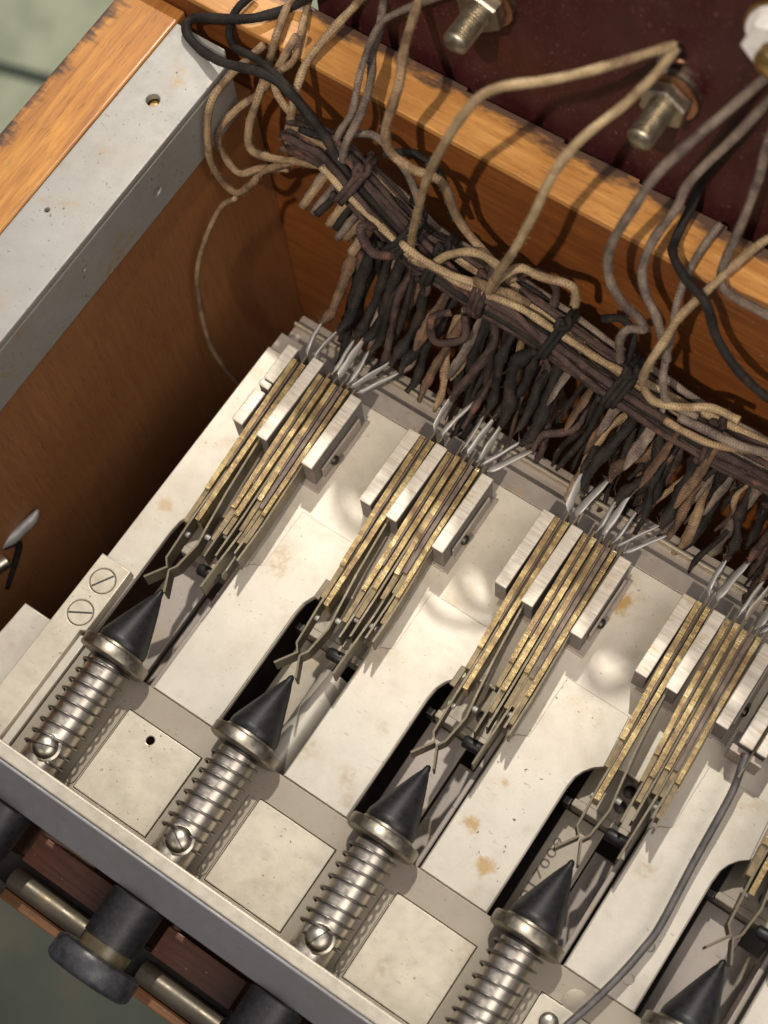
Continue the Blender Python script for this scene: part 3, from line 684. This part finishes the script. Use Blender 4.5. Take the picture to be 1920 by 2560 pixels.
# measured centre lines of the loose wires and the bundle (mm)
WIRES = {
 'W1': [(37.2,82.7,74.0), (35.6,80.5,74.6), (31.4,73.8,75.6), (27.1,69.3,75.8), (21.1,64.8,74.2), (18.3,62.6,69.6), (15.1,61.5,60.1), (12.6,61.5,50.5), (10.6,61.5,40.0), (8.8,61.5,28.9), (9.1,61.5,24.2), (12.2,61.5,25.9), (14.9,62.6,29.3), (18.6,63.7,32.3), (21.4,64.8,30.9), (25.4,65.4,27.7)],
 'W2': [(37.3,82.7,73.8), (36.5,79.4,72.0), (35.3,73.8,71.0), (33.0,67.1,69.7), (31.2,63.7,64.3), (29.8,61.5,56.2), (28.2,60.3,47.7), (24.6,60.3,34.8), (23.4,60.9,29.6), (24.6,62.0,32.8), (27.0,63.7,35.9), (29.8,64.8,34.2), (34.7,65.9,34.2), (35.7,65.9,28.9)],
 'W3': [(50.9,84.9,76.9), (49.2,85.0,73.5), (47.1,80.5,71.0), (44.8,73.8,69.7), (43.2,69.3,66.9), (41.7,67.1,59.9), (40.2,65.9,52.9), (39.9,65.9,45.9), (41.0,65.9,41.1), (43.3,65.9,37.4), (45.7,67.1,33.6), (46.8,67.1,31.2), (44.8,65.9,30.9), (44.3,64.8,28.7), (44.9,64.8,21.8)],
 'W4': [(51.5,84.9,73.6), (50.1,85.0,69.0), (48.2,82.7,63.6), (44.8,78.3,55.1), (44.3,76.0,50.5), (43.9,71.5,49.1), (43.6,69.3,43.7), (45.2,68.2,39.4), (48.0,67.1,36.7), (50.0,65.9,34.3), (52.0,64.8,30.5)],
 'W5': [(52.5,85.0,68.7), (52.1,82.7,64.9), (53.0,80.5,59.1), (53.3,78.3,51.1), (52.9,76.0,44.2), (53.5,74.9,40.1), (56.1,73.8,40.3), (62.4,71.5,44.4), (66.9,71.5,43.7)],
 'W6': [(47.5,84.8,61.2), (44.1,85.0,46.4), (44.3,81.6,42.6), (44.9,77.1,40.6), (46.3,73.8,42.4), (49.9,71.5,42.4), (53.9,69.3,42.8), (57.5,68.2,37.3), (62.3,67.1,34.1), (67.5,65.9,34.0), (72.0,65.9,33.9)],
 'W7': [(57.6,85.0,43.1), (55.7,81.6,43.0), (54.4,77.1,42.8), (52.7,71.5,41.0), (51.6,67.1,39.8), (51.2,63.7,38.1), (50.7,61.5,34.2), (50.3,61.5,26.9), (52.3,61.5,22.8), (56.5,62.6,23.1), (60.6,64.8,23.5), (65.2,64.8,24.7)],
 'W8': [(48.9,82.7,40.7), (48.6,77.5,39.0), (49.2,71.5,38.1), (50.5,68.2,33.5), (51.8,64.8,30.3), (52.9,62.6,27.1), (54.6,62.6,22.7), (59.0,63.7,20.6)],
 'W9': [(-18.7,84.8,48.6), (-26.7,82.7,39.0), (-30.5,77.3,39.3), (-34.9,74.7,38.4), (-41.2,74.1,34.9), (-41.3,71.8,34.4), (-37.3,70.3,34.3), (-31.4,69.3,36.4), (-24.8,69.3,38.7), (-20.2,69.3,39.0), (-15.0,68.2,38.1), (-9.0,65.9,37.1), (-5.6,64.8,33.7)],
 'W10': [(-33.5,81.4,38.8), (-34.1,76.9,38.9), (-34.5,74.7,35.7), (-32.2,73.2,34.9), (-25.8,71.5,37.9), (-18.6,69.3,39.2), (-12.3,67.1,35.2)],
 'W11': [(-26.3,84.9,41.7), (-27.6,81.9,39.2), (-25.9,76.3,38.9), (-26.8,73.8,33.0), (-25.7,69.3,30.6), (-26.9,67.1,24.6), (-26.0,65.9,20.4), (-19.9,64.8,24.2), (-13.8,64.8,28.5), (-8.1,64.8,31.6)],
 'W12': [(-12.7,84.8,50.8), (-16.4,85.0,43.5), (-17.5,80.5,41.9), (-18.8,74.9,39.5), (-18.2,70.4,37.1), (-18.4,68.2,32.2), (-18.8,67.1,27.8), (-16.7,67.1,27.8), (-11.0,65.9,33.1), (-6.2,64.8,35.4)],
 'W13': [(-27.4,74.8,37.4), (-30.8,69.3,33.2), (-30.9,64.3,32.2), (-31.1,61.6,26.6), (-31.1,60.9,18.8), (-31.1,62.6,9.6), (-28.6,62.6,9.5), (-25.2,63.7,14.4), (-23.9,64.8,17.1), (-15.5,64.8,27.7)],
 'W14': [(-21.5,76.0,42.3), (-25.6,71.5,31.7), (-29.1,68.2,27.2), (-31.1,65.1,23.8), (-31.0,63.6,21.8), (-30.6,63.7,16.6), (-27.4,63.1,16.0), (-24.1,64.8,18.1), (-18.8,65.9,21.1)],
 'W15': [(-3.1,84.8,58.8), (-3.7,83.9,54.2), (-1.7,79.4,55.1), (0.8,73.8,56.9), (3.0,69.3,57.4), (2.7,67.1,53.2), (2.4,65.9,48.5), (3.2,65.9,43.9), (6.7,65.9,42.5), (11.1,67.1,40.5), (13.4,68.2,30.6), (19.3,67.1,26.1), (25.9,65.9,23.4)],
 'W16': [(-8.4,84.7,55.5), (-10.8,85.0,48.2), (-10.5,82.7,44.3), (-8.8,78.3,43.9), (-6.9,74.9,43.3), (-5.0,69.3,42.5), (-5.9,65.9,37.5), (-5.2,64.8,30.6), (0.6,64.8,27.5)],
 'W17': [(-23.4,84.7,45.6), (-25.3,84.6,38.9), (-22.7,78.4,38.6), (-21.6,74.7,37.7), (-23.0,72.7,36.0), (-22.5,70.4,33.8), (-15.9,68.2,30.9)],
 'W19': [(8.4,84.7,66.5), (-7.2,83.9,49.1), (-9.3,80.5,47.2), (-7.7,73.8,46.0), (-6.4,69.3,42.4), (-7.9,67.1,37.7), (-8.7,65.9,29.6), (-4.6,64.8,28.8)],
}
BUNDLE = [(-8.3,65.9,33.9), (-0.7,64.8,29.9), (8.7,64.8,22.3), (17.7,64.8,20.7), (26.7,64.8,20.4), (36.4,64.8,18.3), (46.1,64.8,15.8), (56.3,64.8,14.4), (65.5,64.8,14.6), (77.7,64.8,16.0)]
HANG = [(-25.9,59.5,14.5), (-29.2,58.4,10.0), (-30.9,54.5,3.4), (-31.5,51.1,-3.5), (-31.5,49.3,-12.7), (-30.4,47.6,-24.9), (-28.1,47.7,-35.1), (-27.0,50.0,-47.4)]

# ------------------------------------------------------------------ loose grey cable
b = MB(); tube(b, catmull([(91.6, 27.8, 1.6), (91.8, 26, 1.4), (92.7, 21.5, -.6), (93.2, 10, -1.6), (93.8, -.8, -1.8), (93.4, -5.3, -1.7), (92.7, -9.6, -1.4), (91.6, -14.4, -1.2), (89.9, -20.4, -1.0), (87.6, -28, .2), (85, -37, 3)], 8), .62, 16)
cb = b.build('loose_cable', M['cable'], smooth='all'); tag(cb, 'thin grey cable curving down over the cream plates at the lower right', 'cable')
b = lathe([(0, .3), (.3, .75), (.7, .8), (1.0, .3)], (91.5, 26.9, 1.2), 'y', 14); b.build('red_wax_drop', M['wax'], cb, smooth='all')

# ================================================================== instrument panel with bolts
PV = 86.1
pn = thing('instrument_panel', (50, 88, 60), 'dusty dark red mahogany panel standing behind the wooden box', 'panel')
MB().box(-25.3, 150, PV, PV + 5, 21, 98).build('board', M['panel'], pn, bevel=.3)
def bolt(u, w, tip, label, brass=False):
    t = thing('terminal_bolt', (u, PV, w), label, 'bolt', 'terminal bolts on the dark panel')
    L_ = PV - .1 - tip; r = 1.95 if not brass else 2.25; prof = [(-L_, .3), (-L_ + .05, r * .62), (-L_ + .5, r * .9)]; q = -L_ + .7
    while q < -.5:
        prof += [(q, r), (q + .17, r), (q + .35, r * .91), (q + .42, r * .91)]; q += .52
    prof += [(-.4, r)]
    lathe(prof, (u, PV, w), n=32).build('threaded_stud', M['brassy' if brass else 'bolt'], t, smooth=50)
    def hexa(y0, y1, rad, rot, mt, name):
        b = MB(); n = 6; v = []
        for y, s_ in ((y0, .93), (y0 + .3, 1), (y1 - .3, 1), (y1, .93)):
            for j in range(6):
                a = math.pi / 3 * j + rot; v.append((u + rad * s_ * math.cos(a), y, w + rad * s_ * math.sin(a)))
        f = [tuple(range(6)), tuple(range(23, 17, -1))]
        for i in range(3):
            for j in range(6): f.append((i * 6 + j, i * 6 + (j + 1) % 6, i * 6 + 6 + (j + 1) % 6, i * 6 + 6 + j))
        b.add(v, f).build(name, mt, t)
    if brass:
        lathe([(-1.1, 5.7), (-1.0, 6.0), (-.1, 6.0), (0, 5.8)], (u, PV - .1, w), n=48).build('brass_washer', M['brassy'], t, smooth=40)
        hexa(PV - 3.9, PV - 1.9, 5.1, .3, M['porcelain'], 'white_nut')
        lathe([(-.5, 5.4), (-.4, 5.5), (0, 5.5)], (u, PV - 1.3, w), n=48).build('white_washer', M['porcelain'], t, smooth=40)
    else:
        hexa(PV - 4.2, PV - 2.0, 3.75, random.uniform(0, 1), M['bolt'], 'nut')
        lathe([(-.45, 4.1), (-.4, 4.25), (0, 4.25)], (u, PV - 1.45, w), n=40).build('washer', M['copper'], t, smooth=40)
        b = MB().box(u - 2.8, u - 1.2, PV - 1.4, PV - 1.0, w - 1.5, w + 8); tube(b, [(u - 2.0, PV - 1.3, w + 5.6), (u - 1.7, PV - 2.2, w + 9.6)], [.9, .4], 10, .2); b.build('solder_tag', M['solder'], t, smooth=30)
        lathe([(-.9, 3.6), (-.85, 3.8), (0, 3.8)], (u, PV - .05, w), n=40).build('back_washer', M['bolt'], t, smooth=40)
bolt(37.1, 61.0, 75.6, 'threaded bolt with hex nut nearest the ends of the two long tan wires')
bolt(7.7, 60.8, 75.6, 'threaded bolt with hex nut at the top edge, leftmost on the dark panel')
bolt(50.4, 82.1, 79.7, 'brass bolt with white nut and brass washer at the top right corner', True)
bolt(66.2, 61.0, 76.6, 'threaded bolt with hex nut at the right edge of the dark panel')

# ================================================================== cloth covered wires
def hairs(P, r, per, mt, par, rnd, ln=1.0):
    b = MB()
    for i in range(1, len(P) - 1):
        for _ in range(per):
            d = Vector((rnd.gauss(0, 1), rnd.gauss(0, 1), rnd.gauss(0, 1))).normalized(); t_ = (P[i + 1] - P[i - 1]).normalized()
            d = (d - t_ * d.dot(t_)).normalized(); o_ = P[i] + t_ * rnd.uniform(-.6, .6) + d * r * .9; e_ = o_ + (d * .7 + t_ * rnd.uniform(-1.3, 1.3)) * rnd.uniform(.2, .9) * ln; s_ = t_.cross(d) * .045
            b.add([o_ - s_, o_ + s_, e_], [(0, 1, 2)])
    tag(b.build('frayed_cotton', mt, par), kind='stuff')
WSTY = {'W1': ('straw', .72), 'W2': ('straw', .74), 'W3': ('greycloth', .76), 'W4': ('greycloth', .76), 'W5': ('greycloth', .74), 'W6': ('blackcloth', .78), 'W7': ('straw', .72), 'W8': ('greycloth', .66),
        'W9': ('blackcloth', .85), 'W10': ('blackcloth', .72), 'W11': ('tan', .76), 'W12': ('straw', .74), 'W13': ('tan', .7), 'W14': ('tan', .7), 'W15': ('tan', .80), 'W16': ('greycloth', .74), 'W17': ('tan', .66), 'W19': ('greycloth', .62)}
WLAB = {'W1': 'long tan cloth wire arching from the panel terminal, left one of the pair', 'W2': 'long tan cloth wire running down from the panel terminal, right one of the pair',
        'W3': 'grey cloth wire looping over the wooden edge right of the middle bolt', 'W4': 'grey cloth wire, the second one right of the middle bolt',
        'W5': 'grey cloth wire bending over the wooden edge at the right margin', 'W6': 'thick black wire crossing the wooden edge towards the lower right',
        'W7': 'pale straw wire entering the harness at the far right', 'W8': 'thin grey wire dropping steeply into the harness beside the pale straw wire',
        'W9': 'black wire making a wide loop over the aluminium angle corner', 'W10': 'short black wire bent behind the wide black loop',
        'W11': 'tan wire bending sharply inside the box corner', 'W12': 'pale tan wire with an L shaped bend at the box corner',
        'W13': 'outer of the two hanging tan loops in the box corner', 'W14': 'inner of the two hanging tan loops in the box corner',
        'W15': 'tan wire falling over the wooden edge left of the leftmost bolt', 'W16': 'dark grey wire over the wooden edge between the corner wires and the leftmost bolt',
        'W17': 'brown wire running up from the box corner to the top edge', 'W19': 'thin grey wire slanting across the dark panel at the top'}
for k_, pts in WIRES.items():
    mt, r = WSTY[k_]; rnd = random.Random(k_)
    P = catmull([tuple(q + rnd.uniform(-.15, .15) for q in p) for p in pts], 8)
    b = MB(); tube(b, P, [r * .9 * (1 + .05 * math.sin(i * .5 + r * 9)) for i in range(len(P))], 14, .03)
    o = b.build('cloth_wire', M[mt], smooth='all'); tag(o, WLAB[k_], 'wire', 'loose cloth covered wires')
    hairs(P, r, 4, M[mt], o, rnd)
b = MB(); tube(b, catmull(HANG, 8), .46, 10, .06); o = b.build('cloth_wire', M['tan'], smooth='all'); tag(o, 'thin brown wire hanging down the left inner wall behind the first stack', 'wire', 'loose cloth covered wires')
b = MB(); tube(b, [(36.2, 83.4, 69.5), (37.5, 83.7, 70.1), (39.1, 84.3, 69.7)], [.3, .34, .12], 8, .1); o = b.build('soldered_wire_end', M['copper'], smooth='all'); tag(o, 'bare twisted wire end where the two long tan wires meet', 'wire end')

# ================================================================== laced harness
hz = thing('wire_harness', (40, 64, 22), 'thick laced bundle of dark waxed wires fanning down to the contact stacks', 'wire harness')
BP = catmull(BUNDLE, 10)
def bpath(u):
    for a, c in zip(BP, BP[1:]):
        if a.x <= u <= c.x: return a.lerp(c, (u - a.x) / max(1e-6, c.x - a.x))
    return BP[0] if u < BP[0].x else BP[-1]
rnd = random.Random(3)
BP2 = [(-18.6, 67.6, 29.3), (-14.1, 66.5, 32.3)] + BUNDLE[:]
NS = 40; SH = []
for s_ in range(NS):
    rr = 3.9 * math.sqrt((s_ + .5) / NS); a0 = s_ * 2.39996; tw = rnd.uniform(-.25, .25); pts = []
    i0 = rnd.choice([0, 1, 1, 2, 2, 3]) if s_ % 3 else rnd.choice([0, 0, 1])
    for i, p in enumerate(BP2):
        if i < i0: continue
        a = a0 + tw * i + rnd.uniform(-.10, .10); q = rr * (1.0 if i > 2 else .8) + rnd.uniform(-.15, .15)
        pts.append((p[0] + rnd.uniform(-.8, .8), p[1] + q * math.cos(a) * 1.05, p[2] + q * math.sin(a)))
    mids = []
    for a_, c_ in zip(pts, pts[1:]):       # bulge between the lacings
        mids += [a_, tuple((a_[j] + c_[j]) / 2 + rnd.uniform(-.28, .28) for j in range(3))]
    mids.append(pts[-1])
    b = MB(); tube(b, catmull(mids, 5), rnd.uniform(.46, .66), 9, .10)
    if s_ > NS - 18: SH.append((catmull(mids, 5), .55))
    st = rnd.choices(['purple', 'blackcloth', 'greycloth', 'tan', 'rust', 'straw'], [12, 8, 3, 4, 4, 2])[0]
    b.build('strand', M[st], hz, smooth='all')
for ti, u in enumerate((-4, 4.5, 11.5, 20.5, 33.5, 46, 62.6, 76)):
    c = bpath(u); d = (bpath(u + 1.5) - bpath(u - 1.5)).normalized(); n1 = d.cross(Vector((0, 0, 1))).normalized(); n2 = d.cross(n1)
    P = []; tn = 3 if ti % 2 else 2; sl = rnd.uniform(-1.2, 1.2)
    for j in range(tn * 20 + 1):
        a = 2 * math.pi * j / 20; P.append(c + d * (j / 20 * .85 - tn * .42 + sl * math.cos(a) * .6) + n1 * 4.5 * math.cos(a) + n2 * 4.4 * math.sin(a))
    b = MB(); tube(b, P, .50, 8, .08)
    kn = c - n2 * 4.6
    tube(b, catmull([kn + n1 * -1.5, kn + d * .8, kn + n1 * 1.3 - d * .5, kn - d * .9 + n2 * -.6, kn + n1 * .4], 5), .55, 8, .1)
    b.build('lacing_tie', M['blackcloth' if ti % 3 else 'purple'], hz, smooth='all')
    e = c + n1 * -2.2 + n2 * 3.4
    b = MB(); tube(b, catmull([e, e + Vector((rnd.uniform(-2, 1), -2.5, -1.5)), e + Vector((rnd.uniform(-3, 2), -4.5, -5)), e + Vector((rnd.uniform(-3, 3), -3.5, -8))], 6), .48, 8, .08); b.build('tie_end', M['purple'], hz, smooth='all')
# curls of wire on top of the bundle
for pts, st in (([(7.2, 61.5, 27.6), (8.8, 60.1, 29.9), (12.2, 60.2, 28.7), (16.1, 61.0, 27.2), (19.5, 62.6, 25.4), (21.7, 64.8, 22.6)], 'straw'),
                ([(19.5, 63.1, 25.4), (22.3, 62.1, 27.6), (25.6, 63.1, 27.2), (27.4, 64.8, 23.7), (27.7, 66.5, 19.8)], 'tan'),
                ([(23.4, 67.1, 25.4), (27.3, 68.9, 26.5), (30.8, 68.6, 24.9), (31.2, 65.9, 20.9)], 'purple'), ([(39.1, 68.7, 23.6), (41.9, 69.7, 24.9), (44.7, 68.7, 23.1), (45.2, 65.9, 18.7)], 'blackcloth'),
                ([(55.3, 61.0, 19.8), (59.2, 60.8, 20.1), (63.7, 61.5, 19.8), (68.2, 63.7, 19.2)], 'tan'), ([(57.0, 62.1, 20.9), (61.5, 61.9, 22.0), (67.1, 62.6, 21.6), (71.6, 64.8, 19.8)], 'greycloth'),
                ([(-1.2, 69.3, 35.5), (3.2, 71.5, 36.0), (7.7, 72.1, 32.1), (11.1, 69.9, 26.5)], 'blackcloth'), ([(-6.8, 68.2, 37.7), (-2.4, 69.7, 38.3), (3.2, 69.3, 33.2), (6.6, 67.6, 27.6)], 'greycloth'),
                ([(3.2, 62.0, 28.7), (1.0, 59.2, 29.9), (3.8, 58.1, 26.5), (6.6, 60.9, 24.3)], 'purple'), ([(16.7, 60.3, 16.4), (14.4, 58.1, 15.3), (16.1, 56.3, 11.9), (20.0, 58.7, 13.1), (18.9, 60.9, 16.4)], 'purple')):
    b = MB(); tube(b, catmull(pts, 7), rnd.uniform(.6, .78), 10, .06); b.build('curled_wire', M[st], hz, smooth='all')
# stubby cut ends at the left of the bundle
for j in range(9):
    u = -9 + j * 1.3 + rnd.uniform(-.3, .3); p = bpath(u)
    a = p + Vector((0, -1, -2)); b = MB(); tube(b, catmull([a, a + Vector((-1.0, -2.2, -2)), a + Vector((-2.4 + rnd.uniform(-.5, .5), -4.5 + rnd.uniform(-1, 1), -4.5 - rnd.uniform(0, 2)))], 5), rnd.uniform(.6, .85), 9, .08)
    b.build('cut_wire_end', M[rnd.choice(['blackcloth', 'greycloth', 'blackcloth', 'tan'])], hz, smooth='all')
# branches from the bundle to every solder lug and loose ones between
HAIR = []
def branch(tip, k, style, r, lift=0):
    tip = Vector(tip); u = tip.x + rnd.uniform(-2.5, 3.5); e = bpath(u) + Vector((0, rnd.uniform(-1.2, 2.5), -2.6 + rnd.uniform(-1, .5)))
    s0 = tip + Vector((rnd.uniform(-.2, .2), -.8, -.15)); d = Vector((rnd.uniform(-.3, .9), 2.6, 1.2 + lift))
    m1 = s0 + d * 1.2; m2 = (m1 + e) / 2 + Vector((rnd.uniform(-2.6, 2.6), rnd.uniform(-1.5, 2.0), -.5 + rnd.uniform(-4, 2.5)))
    P = catmull([s0, m1, m2, e - Vector((0, .4, 3)), e], 7); n = len(P)
    b = MB(); tube(b, P, [r * (.55 + .55 * min(1, i / 6)) * (1 + .16 * math.sin(i * .9 + u) + rnd.uniform(-.08, .08)) for i in range(n)], 10, .17)
    HAIR.append((P, r))
    b.build('branch_wire', M[style], hz, smooth='all')
STY = ['blackcloth', 'blackcloth', 'blackcloth', 'purple', 'rust', 'blackcloth', 'purple', 'blackcloth', 'greycloth']
for i, (k, p) in enumerate(TIPS): branch(p, k, rnd.choice(STY), rnd.uniform(.6, .95))
for k in range(5):
    for j in range(24):
        branch((k * PITCH + rnd.uniform(-5, 21), rnd.uniform(49.5, 62), rnd.uniform(-10, 3)), k, rnd.choice(STY + ['tan', 'blackcloth', 'blackcloth']), rnd.uniform(.32, .85), rnd.uniform(-.6, 1.5))
# dried sleeves: flattened brown shreds hanging among the branches
for k in range(4):
    for j in range(4):
        u = k * PITCH + rnd.uniform(0, 24); s0 = Vector((u, rnd.uniform(53, 58), rnd.uniform(0, 10)))
        P = catmull([s0, s0 + Vector((.3, 2.6, 2.4)), s0 + Vector((.8, 5.2, 5)), s0 + Vector((1.4, 8 + rnd.uniform(0, 2), 8 + rnd.uniform(0, 4)))], 6); n = len(P); f_ = rnd.uniform(.5, 1.1)
        b = MB(); tube(b, P, [.2 + f_ * math.sin(math.pi * i / (n - 1)) ** .7 for i in range(n)], 10, .12, .35, up=(rnd.uniform(-1, 1), 1, .3)); b.build('split_sleeve', M['rust' if j % 2 else 'greycloth'], hz, smooth='all')

# frayed cotton: short hairs standing off the branches, uncountable
b = MB()
for P, r in HAIR + SH:
    for i in range(1, len(P) - 1):
        for _ in range(3):
            d = Vector((rnd.gauss(0, 1), rnd.gauss(0, 1), rnd.gauss(0, 1))).normalized(); t_ = (P[i + 1] - P[i]).normalized()
            o_ = P[i] + t_ * rnd.uniform(-.6, .6) + d * r * .7; e_ = o_ + (d * .8 + t_ * rnd.uniform(-1, 1)) * rnd.uniform(.4, 1.5); s_ = t_.cross(d) * .07
            m_ = (o_ + e_) / 2 + t_ * rnd.uniform(-.3, .3)
            b.add([o_ - s_, o_ + s_, m_ + s_ * .7, m_ - s_ * .7, e_], [(0, 1, 2, 3), (3, 2, 4)])
for k, p in TIPS:
    for _ in range(26):
        d = Vector((rnd.gauss(0, .6), rnd.uniform(-.4, 1), rnd.gauss(0, .8))); o_ = p + Vector((rnd.uniform(-.4, .4), rnd.uniform(-.8, .6), rnd.uniform(-.3, .5))); e_ = o_ + d * rnd.uniform(.5, 1.5)
        s_ = Vector((.08, .03, .05)); b.add([o_ - s_, o_ + s_, e_], [(0, 1, 2)])
o = b.build('frayed_cotton', M['rust'], hz); tag(o, kind='stuff')
# added out-of-view wires over the panel top, to break up its shadow edge
for j, (u, n_) in enumerate(((-6, 3), (16, 4), (38, 3), (57, 4), (80, 3))):
    P = [(u - 9, PV + 7, 94), (u - 6, PV + 1, 99.5 + j % 2), (u - 1, PV - 1.5, 102 + j % 3), (u + 4, PV + 1, 100 + j % 2 * 2), (u + 9, PV + 7, 95)]
    b = MB(); tube(b, catmull(P, 8), 1.0 + .2 * (j % 3), 12, .05); o = b.build('cloth_wire', M['greycloth'], smooth='all')  # added unseen shadow wire, shares its name with the real wires
    tag(o, 'added unseen grey shadow wire over the top of the dark panel, ' + ['beyond its left end', 'above the leftmost bolt', 'above the middle bolt', 'above the brass bolt', 'at its right end'][j], 'wire', 'added shadow wires over the panel top')
